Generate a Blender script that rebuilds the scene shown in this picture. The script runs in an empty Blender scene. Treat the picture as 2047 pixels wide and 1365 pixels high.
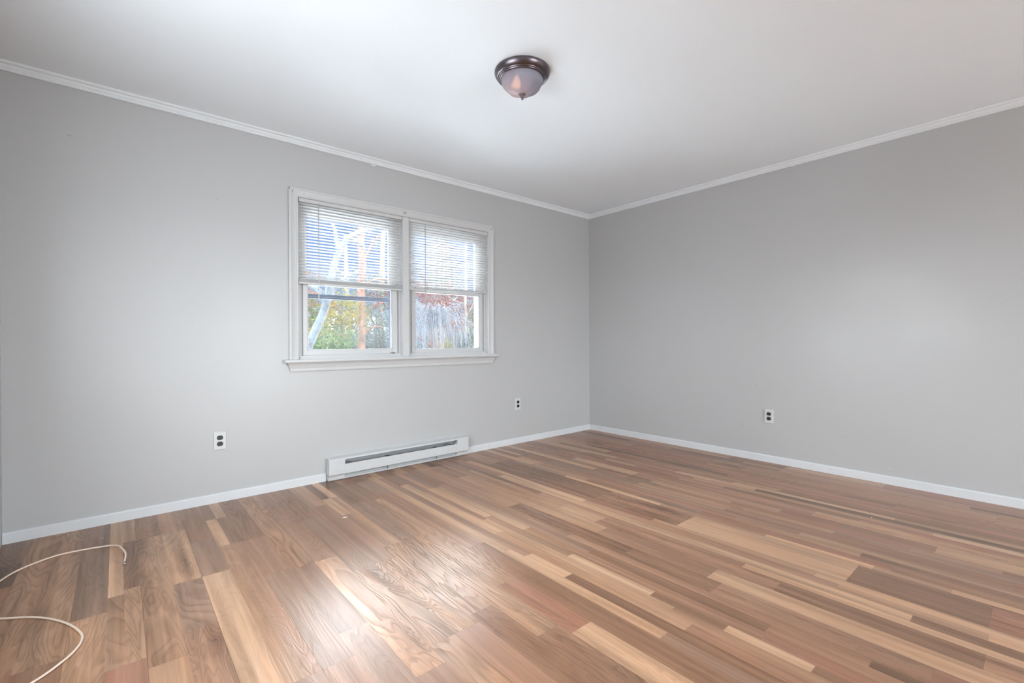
import bpy, bmesh, math, random
from mathutils import Vector, Matrix, noise
PI = math.pi
sc = bpy.context.scene
COL = sc.collection

# ------------------------------------------------------------------ camera
FPX = 923.65
CAM = Vector((-4.10376, -3.45384, 1.01815))
YAW, PITCH, ROLL = 0.865149, -0.00197497, -0.00490079
cf = Vector((math.cos(YAW)*math.cos(PITCH), math.sin(YAW)*math.cos(PITCH), math.sin(PITCH)))
cr = Vector((math.sin(YAW), -math.cos(YAW), 0))
cu = cr.cross(cf)
CR = cr*math.cos(ROLL) + cu*math.sin(ROLL)
CU = cu*math.cos(ROLL) - cr*math.sin(ROLL)
cam_d = bpy.data.cameras.new('camera'); cam = bpy.data.objects.new('camera', cam_d); COL.objects.link(cam)
m = Matrix.Identity(4)
for i in range(3):
    m[i][0] = CR[i]; m[i][1] = CU[i]; m[i][2] = -cf[i]; m[i][3] = CAM[i]
cam.matrix_world = m
cam_d.sensor_width = 36; cam_d.lens = FPX*36/2047; cam_d.clip_start = .02; cam_d.clip_end = 500
sc.camera = cam
def at(px, py, Y):
    """point of the photograph's line of sight at the depth plane y = Y"""
    d = cf*FPX + CR*(px-1023.5) - CU*(py-682.5)
    return CAM + d*((Y-CAM.y)/d.y)

# ------------------------------------------------------------------ look
sc.view_settings.view_transform = 'Standard'; sc.view_settings.look = 'None'
sc.view_settings.exposure = 0.41; sc.view_settings.gamma = 1.0
sc.view_settings.use_curve_mapping = False
sc.cycles.max_bounces = 14; sc.cycles.diffuse_bounces = 8; sc.cycles.glossy_bounces = 6
sc.cycles.transmission_bounces = 10; sc.cycles.transparent_max_bounces = 24
sc.cycles.sample_clamp_indirect = 20.0
sc.cycles.use_denoising = True

# ------------------------------------------------------------------ node helper
class NT:
    def __init__(s, tree): s.t = tree; s.n = tree.nodes; s.l = tree.links
    def add(s, typ, ins=None, **kw):
        n = s.n.new(typ)
        for k, v in kw.items(): setattr(n, k, v)
        for k, v in (ins or {}).items(): s.set(n, k, v)
        return n
    def set(s, n, k, v):
        sock = n.inputs[k]
        if isinstance(v, bpy.types.NodeSocket): s.l.new(v, sock)
        elif isinstance(v, bpy.types.Node): s.l.new(v.outputs[0], sock)
        else: sock.default_value = v
    def math(s, op, a, b=0.0, c=0.0, clamp=False):
        n = s.add('ShaderNodeMath', {0: a, 1: b, 2: c}, operation=op); n.use_clamp = clamp; return n.outputs[0]
    def mix(s, f, a, b, mode='MIX'):
        n = s.add('ShaderNodeMix', data_type='RGBA', blend_type=mode)
        s.set(n, 0, f); s.set(n, 6, a); s.set(n, 7, b); return n.outputs[2]
    def ramp(s, f, stops, interp='LINEAR'):
        n = s.add('ShaderNodeValToRGB', {0: f}); cr_ = n.color_ramp; cr_.interpolation = interp
        while len(cr_.elements) < len(stops): cr_.elements.new(.5)
        for e, (p, c) in zip(cr_.elements, stops):
            e.position = p; e.color = (c if hasattr(c, '__len__') else (c, c, c))[:3] + (1,) if hasattr(c, '__len__') else (c, c, c, 1)
        return n.outputs[0]
    def noise(s, vec, scale=1., detail=2., rough=.5, dist=0.):
        n = s.add('ShaderNodeTexNoise', {'Scale': scale, 'Detail': detail, 'Roughness': rough, 'Distortion': dist})
        if vec is not None: s.set(n, 'Vector', vec)
        return n.outputs[0]
    def vmul(s, v, xyz):
        return s.add('ShaderNodeVectorMath', {0: v, 1: xyz}, operation='MULTIPLY').outputs[0]
    def vadd(s, v, w):
        return s.add('ShaderNodeVectorMath', {0: v, 1: w}, operation='ADD').outputs[0]

def srgb(r, g, b):
    f = lambda c: (c/255/12.92) if c/255 <= .04045 else ((c/255+.055)/1.055)**2.4
    return (f(r), f(g), f(b), 1)

def new_mat(name):
    mt = bpy.data.materials.new(name); mt.use_nodes = True
    nt = NT(mt.node_tree); nt.n.clear()
    out = nt.add('ShaderNodeOutputMaterial'); return mt, nt, out

def pbr(name, col, rough=.5, metal=0., spec=.5, var=.05, vscale=12, bump=0., bscale=60, stretch=(1, 1, 1), emit=None, estr=0):
    mt, nt, out = new_mat(name)
    pos = nt.add('ShaderNodeTexCoord').outputs['Object']
    v = nt.vmul(pos, stretch)
    n = nt.noise(v, vscale, 4)
    f = nt.math('MULTIPLY_ADD', nt.math('SUBTRACT', n, .5), 2*var, 1.0)
    c = nt.add('ShaderNodeMix', data_type='RGBA', blend_type='MULTIPLY'); nt.set(c, 0, 1.0); nt.set(c, 6, col)
    comb = nt.add('ShaderNodeCombineColor', {0: f, 1: f, 2: f}); nt.set(c, 7, comb.outputs[0])
    b = nt.add('ShaderNodeBsdfPrincipled', {'Base Color': c.outputs[2], 'Roughness': rough, 'Metallic': metal, 'Specular IOR Level': spec})
    if bump:
        bn = nt.add('ShaderNodeBump', {'Strength': bump, 'Distance': .002, 'Height': nt.noise(v, bscale, 3)})
        nt.set(b, 'Normal', bn.outputs[0])
    if emit: nt.set(b, 'Emission Color', emit); nt.set(b, 'Emission Strength', estr)
    nt.l.new(b.outputs[0], out.inputs[0]); return mt

# ------------------------------------------------------------------ world
SKY_VIEW = 0.60      # pale sky low over the trees
SKY_HIGH = 21.0      # bright cloud higher up, beyond the window
SKY_BACK = 15.5       # added brightness behind the camera, below the horizon too, to light the room
w = bpy.data.worlds.new('sky'); sc.world = w; w.use_nodes = True
nt = NT(w.node_tree); nt.n.clear()
wo = nt.add('ShaderNodeOutputWorld')
gen = nt.add('ShaderNodeTexCoord').outputs['Generated']
sep = nt.add('ShaderNodeSeparateXYZ', {0: gen})
el = sep.outputs[2]
cl = nt.noise(nt.vmul(gen, (1, 1, 2.2)), 4.2, 6, .55, .3)
cloud = nt.ramp(cl, [(.50, 0.), (.70, 1.)])
low = nt.ramp(el, [(0.0, srgb(196, 218, 246)), (.12, srgb(140, 186, 242)), (.30, srgb(96, 152, 232)), (.55, srgb(150, 180, 230))])
skyc = nt.mix(cloud, low, srgb(222, 232, 248))
high = nt.ramp(el, [(.29, 0.), (.42, 1.)])
back = nt.ramp(nt.math('ADD', nt.math('MULTIPLY_ADD', sep.outputs[1], -.4, .5), nt.math('MULTIPLY', sep.outputs[0], -.3)), [(.52, 0.), (.62, 1.)])
colr = nt.mix(high, skyc, (.93, .97, 1.0, 1))
colr = nt.mix(back, colr, (.87, .95, 1.0, 1))
stg = nt.math('MULTIPLY_ADD', high, SKY_HIGH - SKY_VIEW, SKY_VIEW)
stg = nt.math('ADD', nt.math('MULTIPLY', stg, nt.math('SUBTRACT', 1., back)), nt.math('MULTIPLY', back, nt.math('MULTIPLY', nt.math('MULTIPLY_ADD', nt.ramp(nt.math('MULTIPLY_ADD', el, .5, .5), [(.48, 0.), (.54, 1.)]), .5, .5), SKY_BACK)))
bg = nt.add('ShaderNodeBackground', {'Color': colr, 'Strength': stg})
nt.l.new(bg.outputs[0], wo.inputs[0])
w.cycles.sampling_method = 'MANUAL'; w.cycles.sample_map_resolution = 512

def light(name, typ, loc, direction, **kw):
    d = bpy.data.lights.new(name, typ); o = bpy.data.objects.new(name, d); COL.objects.link(o)
    o.location = loc; o.rotation_euler = Vector(direction).to_track_quat('-Z', 'Y').to_euler()
    for k_, v_ in kw.items():
        if k_ == 'portal': d.cycles.is_portal = v_
        else: setattr(d, k_, v_)
    return o
light('sun', 'SUN', (20, 10, 12), (-.90, -.04, -.36), energy=7.0, angle=.01, color=(1., .80, .58))
# daylight comes in through the window and added openings out of view (portals guide sampling only)
light('window_portal', 'AREA', (-2.3, .125, 1.47), (0, -1, 0), shape='RECTANGLE', size=1.75, size_y=1.2, portal=True)

# added area lamp standing in for daylight thrown up from the ground
light('added_ground_bounce', 'AREA', (-2.3, .66, -.35), (-.1, -1.3, 2.), shape='RECTANGLE', size=3.2, size_y=.8, spread=math.radians(110), energy=380, color=(.93, .97, 1.))

# ------------------------------------------------------------------ mesh helpers
def to_obj(name, bm, mat, parent=None, smooth=False, loc=None):
    me = bpy.data.meshes.new(name)
    bmesh.ops.recalc_face_normals(bm, faces=bm.faces)
    bm.to_mesh(me); bm.free()
    for mm in (mat if isinstance(mat, (list, tuple)) else [mat]): me.materials.append(mm)
    if smooth:
        for p in me.polygons: p.use_smooth = True
    o = bpy.data.objects.new(name, me); COL.objects.link(o)
    if parent: o.parent = parent
    return o
def empty(name, loc=(0, 0, 0)):
    o = bpy.data.objects.new(name, None); COL.objects.link(o); o.location = loc; o.empty_display_size = .05; return o
def tag(o, label=None, cat=None, group=None, kind=None):
    if label: o['label'] = label
    if cat: o['category'] = cat
    if group: o['group'] = group
    if kind: o['kind'] = kind
    return o
def box(bm, x0, x1, y0, y1, z0, z1, bev=0.):
    vs = [bm.verts.new((x, y, z)) for z in (z0, z1) for y in (y0, y1) for x in (x0, x1)]
    fs = [bm.faces.new([vs[i] for i in f]) for f in ((0, 2, 3, 1), (4, 5, 7, 6), (0, 1, 5, 4), (2, 6, 7, 3), (0, 4, 6, 2), (1, 3, 7, 5))]
    if bev:
        es = list({e for f in fs for e in f.edges})
        bmesh.ops.bevel(bm, geom=es, offset=bev, segments=2, affect='EDGES', profile=.5)
def prism(bm, prof, p0, p1, up=(0, 0, 1), out=None, off0=(0, 0), off1=(0, 0)):
    """extrude profile [(o, z)] (o along `out`) from p0 to p1; off = mitre shift along the run per unit of o"""
    p0 = Vector(p0); p1 = Vector(p1); d = (p1-p0).normalized(); up = Vector(up); out = Vector(out)
    a = [bm.verts.new(p0 + out*o + up*z + d*(o*off0[0]+z*off0[1])) for o, z in prof]
    b = [bm.verts.new(p1 + out*o + up*z + d*(o*off1[0]+z*off1[1])) for o, z in prof]
    n = len(prof)
    for i in range(n): bm.faces.new((a[i], a[(i+1) % n], b[(i+1) % n], b[i]))
    bm.faces.new(a[::-1]); bm.faces.new(b)
def lathe(bm, prof, c, seg=64, lobes=0, amp=0., close=False):
    rings = []
    for r, z in prof:
        if r < 1e-5: rings.append([bm.verts.new((c[0], c[1], c[2]+z))]); continue
        ring = []
        for i in range(seg):
            a = 2*PI*i/seg
            rr = r*(1 + (amp*math.cos(lobes*a) if lobes else 0))
            ring.append(bm.verts.new((c[0]+rr*math.cos(a), c[1]+rr*math.sin(a), c[2]+z)))
        rings.append(ring)
    for A, B in zip(rings, rings[1:]):
        if len(A) == 1 and len(B) == 1: continue
        for i in range(seg):
            j = (i+1) % seg
            if len(A) == 1: bm.faces.new((A[0], B[j], B[i]))
            elif len(B) == 1: bm.faces.new((A[i], A[j], B[0]))
            else: bm.faces.new((A[i], A[j], B[j], B[i]))
def tube(bm, pts, rad, seg=8, cap=True, wob=0., rnd=None):
    pts = [Vector(p) for p in pts]
    if not hasattr(rad, '__len__'): rad = [rad]*len(pts)
    rings = []; ref = Vector((0, 0, 1))
    for i, p in enumerate(pts):
        t = (pts[min(i+1, len(pts)-1)] - pts[max(i-1, 0)]).normalized()
        if abs(t.dot(ref)) > .95: ref = Vector((1, 0, 0))
        u = t.cross(ref).normalized(); v = t.cross(u).normalized(); ref = v if abs(t.dot(v)) < .9 else ref
        ring = []
        for k_ in range(seg):
            a = 2*PI*k_/seg; r = rad[i]*(1 + (rnd.uniform(-wob, wob) if rnd else 0))
            ring.append(bm.verts.new(p + u*math.cos(a)*r + v*math.sin(a)*r))
        rings.append(ring)
    for A, B in zip(rings, rings[1:]):
        # rotate B to match A to avoid twisting
        best = min(range(seg), key=lambda s_: sum((A[k_].co-B[(k_+s_) % seg].co).length for k_ in (0, seg//3)))
        B[:] = B[best:] + B[:best]
        if (A[1].co-A[0].co).dot(B[1].co-B[0].co) < 0:
            B[:] = [B[0]] + B[1:][::-1]
        for i in range(seg): bm.faces.new((A[i], A[(i+1) % seg], B[(i+1) % seg], B[i]))
    if cap: bm.faces.new(rings[0][::-1]); bm.faces.new(rings[-1])
def spline(pts, n=8):
    P = [Vector(p) for p in pts]; out = []
    for i in range(len(P)-1):
        a = P[max(i-1, 0)]; b = P[i]; c = P[i+1]; d = P[min(i+2, len(P)-1)]
        for j in range(n):
            t = j/n
            out.append(.5*((2*b)+(c-a)*t+(2*a-5*b+4*c-d)*t*t+(3*b-3*c+d-a)*t**3))
    out.append(P[-1]); return out

# ------------------------------------------------------------------ materials
H = 2.44
def wall_mat(name, marks=()):
    mt, nt, out = new_mat(name)
    pos = nt.add('ShaderNodeNewGeometry').outputs['Position']
    base = srgb(182, 182, 182)
    patch = nt.noise(pos, 1.6, 3, .5)
    f = nt.math('MULTIPLY_ADD', nt.math('SUBTRACT', patch, .5), .05, 1.0)
    comb = nt.add('ShaderNodeCombineColor', {0: f, 1: f, 2: f}).outputs[0]
    c = nt.mix(1.0, base, comb, 'MULTIPLY')
    for (p, r, s, col) in marks:
        d = nt.add('ShaderNodeVectorMath', {0: nt.vmul(nt.vadd(pos, tuple(-q for q in p)), s)}, operation='LENGTH').outputs['Value']
        dd = nt.math('ADD', d, nt.math('MULTIPLY', nt.math('SUBTRACT', nt.noise(pos, 120, 2), .5), r*.8))
        c = nt.mix(nt.math('MULTIPLY', nt.ramp(nt.math('DIVIDE', dd, r*2), [(.2, 1.), (.5, 0.)]), .35), c, col)
    rr = nt.math('MULTIPLY_ADD', nt.noise(pos, 2.3, 4, .6), .16, .30)
    b = nt.add('ShaderNodeBsdfPrincipled', {'Base Color': c, 'Roughness': rr, 'Specular IOR Level': .6})
    h = nt.math('ADD', nt.math('MULTIPLY', nt.noise(pos, 260, 3), .25), nt.math('MULTIPLY', nt.noise(pos, 5, 3, .6), 1.2))
    bn = nt.add('ShaderNodeBump', {'Strength': .35, 'Distance': .003, 'Height': h})
    nt.set(b, 'Normal', bn.outputs[0]); nt.l.new(b.outputs[0], out.inputs[0]); return mt
DK = srgb(120, 118, 116)
M_wall_b = wall_mat('grey_wall_paint', [((-3.62, 0, 1.93), .012, (1, 1, 2.5), DK), ((-4.30, 0, 2.14), .016, (1, 1, 3), DK)])
M_wall_r = wall_mat('grey_wall_paint_scuffed', [((0, -1.707, .285), .006, (1, 1, .5), DK), ((0, -1.333, .072), .007, (1, 1, 1), srgb(70, 68, 66)),
    ((0, -2.432, .293), .007, (1, 1, 2), DK), ((0, -1.812, .63), .012, (1, 1, 2.5), DK), ((0, -2.709, .109), .007, (1, 1, 1), srgb(225, 224, 222)),
    ((0, -1.50, .65), .006, (1, .5, 1.5), DK)])
M_wall = wall_mat('grey_wall_paint_plain')
def ceil_mat():
    mt, nt, out = new_mat('white_ceiling_paint')
    pos = nt.add('ShaderNodeNewGeometry').outputs['Position']
    f = nt.math('MULTIPLY_ADD', nt.math('SUBTRACT', nt.noise(pos, 1.1, 3), .5), .04, 1.0)
    comb = nt.add('ShaderNodeCombineColor', {0: f, 1: f, 2: f}).outputs[0]
    c = nt.mix(1.0, srgb(240, 247, 252), comb, 'MULTIPLY')
    b = nt.add('ShaderNodeBsdfPrincipled', {'Base Color': c, 'Roughness': .55, 'Specular IOR Level': .3})
    bn = nt.add('ShaderNodeBump', {'Strength': .3, 'Distance': .003, 'Height': nt.noise(pos, 8, 5, .6)})
    nt.set(b, 'Normal', bn.outputs[0]); nt.l.new(b.outputs[0], out.inputs[0]); return mt
M_ceil = ceil_mat()
M_crown = pbr('white_crown_paint', srgb(226, 230, 233), .4, bump=.15, bscale=30, stretch=(1, 1, 4), var=.03)
M_trim = pbr('white_trim_paint', srgb(196, 196, 196), .35, bump=.15, bscale=30, stretch=(1, 1, 4), var=.03)
M_base = pbr('white_baseboard_paint', srgb(210, 212, 214), .35, bump=.3, bscale=25, var=.05, vscale=8)
M_vinyl = pbr('white_vinyl', srgb(196, 196, 196), .3, var=.015)
M_dark_gap = pbr('dark_gap', srgb(40, 38, 36), .8)
M_storm = pbr('dark_storm_frame', srgb(28, 40, 60), .45, metal=.2)
M_heater = pbr('white_enamel_heater', srgb(200, 201, 202), .3, var=.04, vscale=18, bump=.1, bscale=40)
M_heater_in = pbr('grey_heater_inside', srgb(160, 162, 164), .45, metal=.3, var=.08)
M_fin = pbr('aluminium_fins', srgb(150, 152, 155), .35, metal=.9)
M_black = pbr('black_plastic', srgb(38, 38, 40), .45)
M_slot = pbr('black_slot', srgb(10, 10, 10), .8)
M_plate = pbr('white_plate', srgb(204, 204, 203), .3, var=.01)
M_wallscrew = pbr('screw_paint', srgb(190, 190, 188), .35, metal=.3)
M_bronze = pbr('brushed_bronze_nickel', srgb(112, 104, 108), .30, metal=1., var=.12, vscale=6, bump=.05)
M_cable = pbr('white_cable_jacket', srgb(238, 218, 200), .4, var=.02)
M_conn = pbr('nickel_connector', srgb(190, 190, 190), .25, metal=1.)
M_chip = pbr('white_paint_chip', srgb(238, 236, 230), .6)
M_clear = None

def glass_mat():
    mt, nt, out = new_mat('window_glass')
    tr = nt.add('ShaderNodeBsdfTransparent', {0: (.93, .95, .96, 1)})
    gl = nt.add('ShaderNodeBsdfGlossy', {'Color': (1, 1, 1, 1), 'Roughness': .02})
    fr = nt.add('ShaderNodeFresnel', {'IOR': 1.45})
    mx = nt.add('ShaderNodeMixShader', {0: fr.outputs[0], 1: tr.outputs[0], 2: gl.outputs[0]})
    haze = nt.add('ShaderNodeBsdfTranslucent', {0: (.85, .9, 1., 1)})      # pale haze mixed into the glass to wash out the view
    pos = nt.add('ShaderNodeTexCoord').outputs['Object']
    mx = nt.add('ShaderNodeMixShader', {0: nt.math('MULTIPLY_ADD', nt.noise(pos, 3, 3), .003, .006), 1: mx.outputs[0], 2: haze.outputs[0]})
    nt.l.new(mx.outputs[0], out.inputs[0]); return mt
M_glass = glass_mat()
def slat_mat():
    mt, nt, out = new_mat('white_blind_slat')
    pos = nt.add('ShaderNodeTexCoord').outputs['Object']
    d = nt.add('ShaderNodeBsdfPrincipled', {'Base Color': srgb(218, 218, 216), 'Roughness': .35})
    t = nt.add('ShaderNodeBsdfTranslucent', {0: srgb(252, 251, 248)})
    n = nt.math('MULTIPLY_ADD', nt.noise(pos, 6, 2), .05, .13)
    mx = nt.add('ShaderNodeMixShader', {0: n, 1: d.outputs[0], 2: t.outputs[0]})
    nt.l.new(mx.outputs[0], out.inputs[0]); return mt
M_slat = slat_mat()
def frost_mat():
    mt, nt, out = new_mat('frosted_glass')
    d = nt.add('ShaderNodeBsdfPrincipled', {'Base Color': srgb(188, 197, 214), 'Roughness': .25})
    t = nt.add('ShaderNodeBsdfTranslucent', {0: srgb(235, 232, 240)})
    r = nt.add('ShaderNodeBsdfRefraction', {'Color': srgb(235, 235, 240), 'Roughness': .35, 'IOR': 1.15})
    m1 = nt.add('ShaderNodeMixShader', {0: .55, 1: d.outputs[0], 2: t.outputs[0]})
    m2 = nt.add('ShaderNodeMixShader', {0: .35, 1: m1.outputs[0], 2: r.outputs[0]})
    pos = nt.add('ShaderNodeTexCoord').outputs['Object']
    nt.l.new(m2.outputs[0], out.inputs[0]); return mt
M_frost = frost_mat()
M_bulb = pbr('warm_bulb', srgb(255, 220, 190), .4, emit=srgb(255, 190, 140), estr=3.6)

# ------------------------------------------------------------------ floor
def floor_mat():
    mt, nt, out = new_mat('laminate_wood')
    pos = nt.add('ShaderNodeNewGeometry').outputs['Position']
    tone = nt.add('ShaderNodeAttribute', attribute_name='tone').outputs['Color']
    seed = nt.add('ShaderNodeAttribute', attribute_name='seed')
    sty = nt.add('ShaderNodeAttribute', attribute_name='style').outputs['Fac']
    p = nt.vadd(pos, nt.vmul(seed.outputs['Vector'], (61, 43, 17)))
    # knots
    vo = nt.add('ShaderNodeTexVoronoi', {'Vector': nt.vadd(nt.vmul(p, (5.5, 1.7, 1)), nt.vmul(nt.add('ShaderNodeTexNoise', {'Vector': p, 'Scale': 9.}).outputs['Color'], (.35, .35, 0))), 'Scale': 1.0}, feature='F1').outputs['Distance']
    knot = nt.ramp(vo, [(0., 1.), (.10, .55), (.34, 0.)])
    h = nt.noise(nt.vmul(p, (6.0, .95, 1)), 1., 2.5, .5, .55)
    hh = nt.math('ADD', nt.math('MULTIPLY', h, 26.), nt.math('MULTIPLY', knot, 3.2))
    ring = nt.math('FRACT', hh)
    ring = nt.ramp(ring, [(0., 0.), (.45, .15), (.80, 1.), (.92, .75), (1., 0.)])
    fiber = nt.noise(nt.vmul(p, (190, 4.0, 1)), 1., 4, .6)
    fib2 = nt.noise(nt.vmul(p, (55, 1.6, 1)), 1., 3, .55)
    broad = nt.noise(nt.vmul(p, (24, .8, 1)), 1., 3, .55, .4)
    blot = nt.noise(nt.vmul(p, (8, 2.8, 1)), 1., 3, .5, 1.2)
    hue = nt.noise(nt.vmul(p, (9, 1.1, 1)), 1., 2)
    a = nt.math('MULTIPLY_ADD', nt.math('SUBTRACT', broad, .5), 1.25, 1.)
    a = nt.math('ADD', a, nt.math('MULTIPLY', nt.math('SUBTRACT', fib2, .5), .50))
    a = nt.math('ADD', a, nt.math('MULTIPLY', nt.math('SUBTRACT', fiber, .5), .22))
    a = nt.math('ADD', a, nt.math('MULTIPLY', nt.math('SUBTRACT', blot, .5), nt.math('MULTIPLY', sty, .7)))
    a = nt.math('SUBTRACT', a, nt.math('MULTIPLY', ring, nt.math('MULTIPLY', sty, .22)))
    a = nt.math('SUBTRACT', a, nt.math('MULTIPLY', knot, nt.math('MULTIPLY', sty, .42)))
    a = nt.math('MAXIMUM', a, .25)
    comb = nt.add('ShaderNodeCombineColor', {0: a, 1: nt.math('POWER', a, 1.10), 2: nt.math('POWER', a, 1.22)}).outputs[0]
    c = nt.mix(1.0, tone, comb, 'MULTIPLY')
    warm = nt.mix(nt.ramp(hue, [(.35, 0.), (.7, .5)]), c, nt.mix(1.0, c, (1.12, .93, .78, 1), 'MULTIPLY'))
    rg = nt.math('ADD', nt.math('MULTIPLY_ADD', nt.math('MULTIPLY', ring, sty), .09, .245), nt.math('MULTIPLY', fiber, .10))
    b = nt.add('ShaderNodeBsdfPrincipled', {'Base Color': warm, 'Roughness': rg, 'Specular IOR Level': .55})
    hgt = nt.math('ADD', nt.math('MULTIPLY', ring, nt.math('MULTIPLY', sty, -.8)), nt.math('MULTIPLY', fiber, .5))
    bn = nt.add('ShaderNodeBump', {'Strength': .45, 'Distance': .0016, 'Height': hgt})
    nt.set(b, 'Normal', bn.outputs[0]); nt.l.new(b.outputs[0], out.inputs[0]); return mt

TONES = {'L': (183, 147, 118), 'T': (164, 128, 101), 'M': (152, 116, 93), 'D': (138, 104, 81), 'G': (145, 114, 94), 'R': (154, 112, 90), 'K': (117, 88, 68), 'O': (166, 124, 95)}
S0, SP = -4.449, .1027
blocks = []          # x0, x1, y0(near 0), y1, tone, style
def blk(x0, x1, ya, yb, t, st): blocks.append((x0, x1, ya, yb, t, st))
def strip(x0, x1, seq):
    y = 0.
    for ye, t, st in seq: blk(x0, x1, y, ye, t, st); y = ye
    return y
def sx(j): return S0 + SP*j
hand = {}
def S(j, seq, fr=(0, 1), wide=1): hand.setdefault(j, []).append(strip(sx(j)+SP*fr[0], sx(j)+SP*(fr[1] if wide == 1 else wide), seq))
S(-2, [(-.55, 'D', .6), (-1.6, 'O', .6)])
S(-1, [(-.35, 'D', .6), (-.62, 'K', .6), (-1.7, 'O', .8)])
S(0, [(-1.38, 'T', 1.)], wide=2); hand[1] = [hand[0][0]]
S(2, [(-1.13, 'G', .5), (-1.9, 'T', 1.)])
S(3, [(-.40, 'L', .2), (-1.01, 'L', .4), (-1.55, 'T', .9)], fr=(0, .48))
S(3, [(-.387, 'T', .2), (-.97, 'D', .9), (-1.55, 'T', 1.)], fr=(.48, 1))
S(4, [(-.387, 'D', .7), (-1.62, 'T', .9)])
S(5, [(-.387, 'M', .5), (-1.055, 'L', .8), (-1.48, 'G', 1.), (-2.05, 'M', 1.)])
S(6, [(-.22, 'M', .1), (-.615, 'D', .3), (-1.055, 'G', .3), (-2.0, 'L', .3)])
S(7, [(-.32, 'D', .2), (-.758, 'L', .4), (-1.05, 'T', .5), (-1.98, 'T', .3)], fr=(0, .5))
S(7, [(-.32, 'L', .2), (-.758, 'M', .3), (-1.98, 'M', .5)], fr=(.5, 1))
S(8, [(-.763, 'D', .8), (-1.22, 'M', .3), (-1.98, 'G', .3)])
S(9, [(-1.24, 'T', 1.)]); S(9+0, []) if 0 else None
S(10, [(-.26, 'M', .4), (-1.24, 'M', .5), (-2.2, 'T', .9)])
S(11, [(-.21, 'D', .4), (-.68, 'D', .8), (-1.44, 'G', .3), (-2.1, 'T', .9)])
S(12, [(-.5, 'T', .3), (-1.44, 'M', .2), (-2.1, 'T', 1.)])
S(13, [(-.40, 'K', .2), (-.75, 'L', .4), (-1.3, 'M', .3), (-2.045, 'T', 1.)], fr=(0, .5))
S(13, [(-.40, 'L', .2), (-1.3, 'T', .3), (-2.045, 'T', .6)], fr=(.5, 1))
S(14, [(-.20, 'K', .5), (-.6, 'D', .5), (-1.277, 'G', .4), (-2.3, 'T', 1.)])
rnd = random.Random(11)
def fill(x0, x1, ystart, first=True):
    y = ystart
    if y == 0: y_end = -rnd.uniform(.12, 1.1)
    else: y_end = y - rnd.uniform(.35, 1.2)
    last = None
    if y == 0 and -2.95 < x0 < -1.9 and rnd.random() < .6:      # knots plus the heater's dark reflection, painted into the board colour
        blk(x0, x1, 0., -rnd.uniform(.10, .24), rnd.choice(['K', 'D']), .5); y = blocks[-1][3]; y_end = y - rnd.uniform(.3, .9)
    while y > -7.7:
        t = rnd.choices(['L', 'T', 'M', 'D', 'G', 'R', 'K'], [.7, 3.2, 3.8, 1.6, 1.6, 1., 0] if x1-x0 > .07 else [3.2, 2.4, 2., 2., 1., .8, .8])[0]
        xm = (x0+x1)/2
        if t == last: t = rnd.choice(['T', 'M', 'L', 'D'])
        if xm > -1.9 and rnd.random() < .22: t = 'R'
        last = t
        blk(x0, x1, y, max(y_end, -7.7), t, rnd.choice([.1, .2, .35, .6, 1.]) if x1-x0 > .07 else .2)
        y = y_end; y_end = y - rnd.choice([.28, .42, .61, .85, 1.1, 1.35])*rnd.uniform(.9, 1.1)
nj = int((0-S0)/SP)+2
j = -2
while j < nj:
    x0 = sx(j); x1 = min(sx(j+1), 0.02)
    if j in hand:
        fill(x0, x1, min(hand[j])) if len(set(hand[j])) == 1 else None
        j += 1; continue
    r = rnd.random()
    if r < .05 and j+1 < nj-1 and (j+1) not in hand: fill(x0, sx(j+2), 0.); j += 2; continue
    if r < .50:
        q = x0 + (x1-x0)*rnd.choice([.42, .5, .58]); fill(x0, q, 0.); fill(q, x1, 0.)
    else: fill(x0, x1, 0.)
    j += 1
bm = bmesh.new()
tl = bm.loops.layers.float_color.new('tone'); sl = bm.loops.layers.float_color.new('seed'); yl = bm.loops.layers.float_color.new('style')
GAP = .0004
for (x0, x1, ya, yb, t, st) in blocks:
    x0c = max(x0, -4.62); x1c = min(x1, .0)
    if x1c <= x0c: continue
    def is_seam(x): q = (x-S0)/(SP*2); return abs(q-round(q)) < .02
    gx0 = GAP if is_seam(x0) else 0; gx1 = GAP if is_seam(x1) else 0
    gy = GAP*.8 if (x1-x0) > .09 else 0.0001
    vs = [bm.verts.new(v) for v in ((x0c+gx0, yb, 0), (x1c-gx1, yb, 0), (x1c-gx1, ya-gy, 0), (x0c+gx0, ya-gy, 0))]
    f = bm.faces.new(vs)
    c = srgb(*TONES[t]); v = rnd.uniform(.90, 1.10)
    sd = (rnd.random(), rnd.random(), rnd.random(), 1)
    for l in f.loops:
        l[tl] = (c[0]*v, c[1]*v, c[2]*v, 1); l[sl] = sd; l[yl] = (st, st, st, 1)
vs = [bm.verts.new(v) for v in ((-4.7, -7.7, -.002), (.05, -7.7, -.002), (.05, .05, -.002), (-4.7, .05, -.002))]
f = bm.faces.new(vs)
for l in f.loops: l[tl] = (.05, .03, .02, 1); l[sl] = (0, 0, 0, 1); l[yl] = (0, 0, 0, 1)
box(bm, -4.7, .05, -7.7, .05, -.06, -.01)
floor = to_obj('floor', bm, floor_mat()); floor['kind'] = 'structure'

# ------------------------------------------------------------------ room shell
XL, YF = -4.556, -7.6
def struct(name, bm, mat, **k):
    o = to_obj(name, bm, mat, **k); o['kind'] = 'structure'; return o
WX0, WX1, WZ0, WZ1 = -3.15, -1.445, .875, 2.05
bm = bmesh.new()
box(bm, XL-.12, WX0, 0, .12, -.1, H+.1); box(bm, WX1, .12, 0, .12, -.1, H+.1)
box(bm, WX0, WX1, 0, .12, -.1, WZ0); box(bm, WX0, WX1, 0, .12, WZ1, H+.1)
struct('wall_back', bm, M_wall_b)
bm = bmesh.new(); box(bm, 0, .12, YF-.12, 0, -.1, H+.1); struct('wall_right', bm, M_wall_r)
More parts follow.
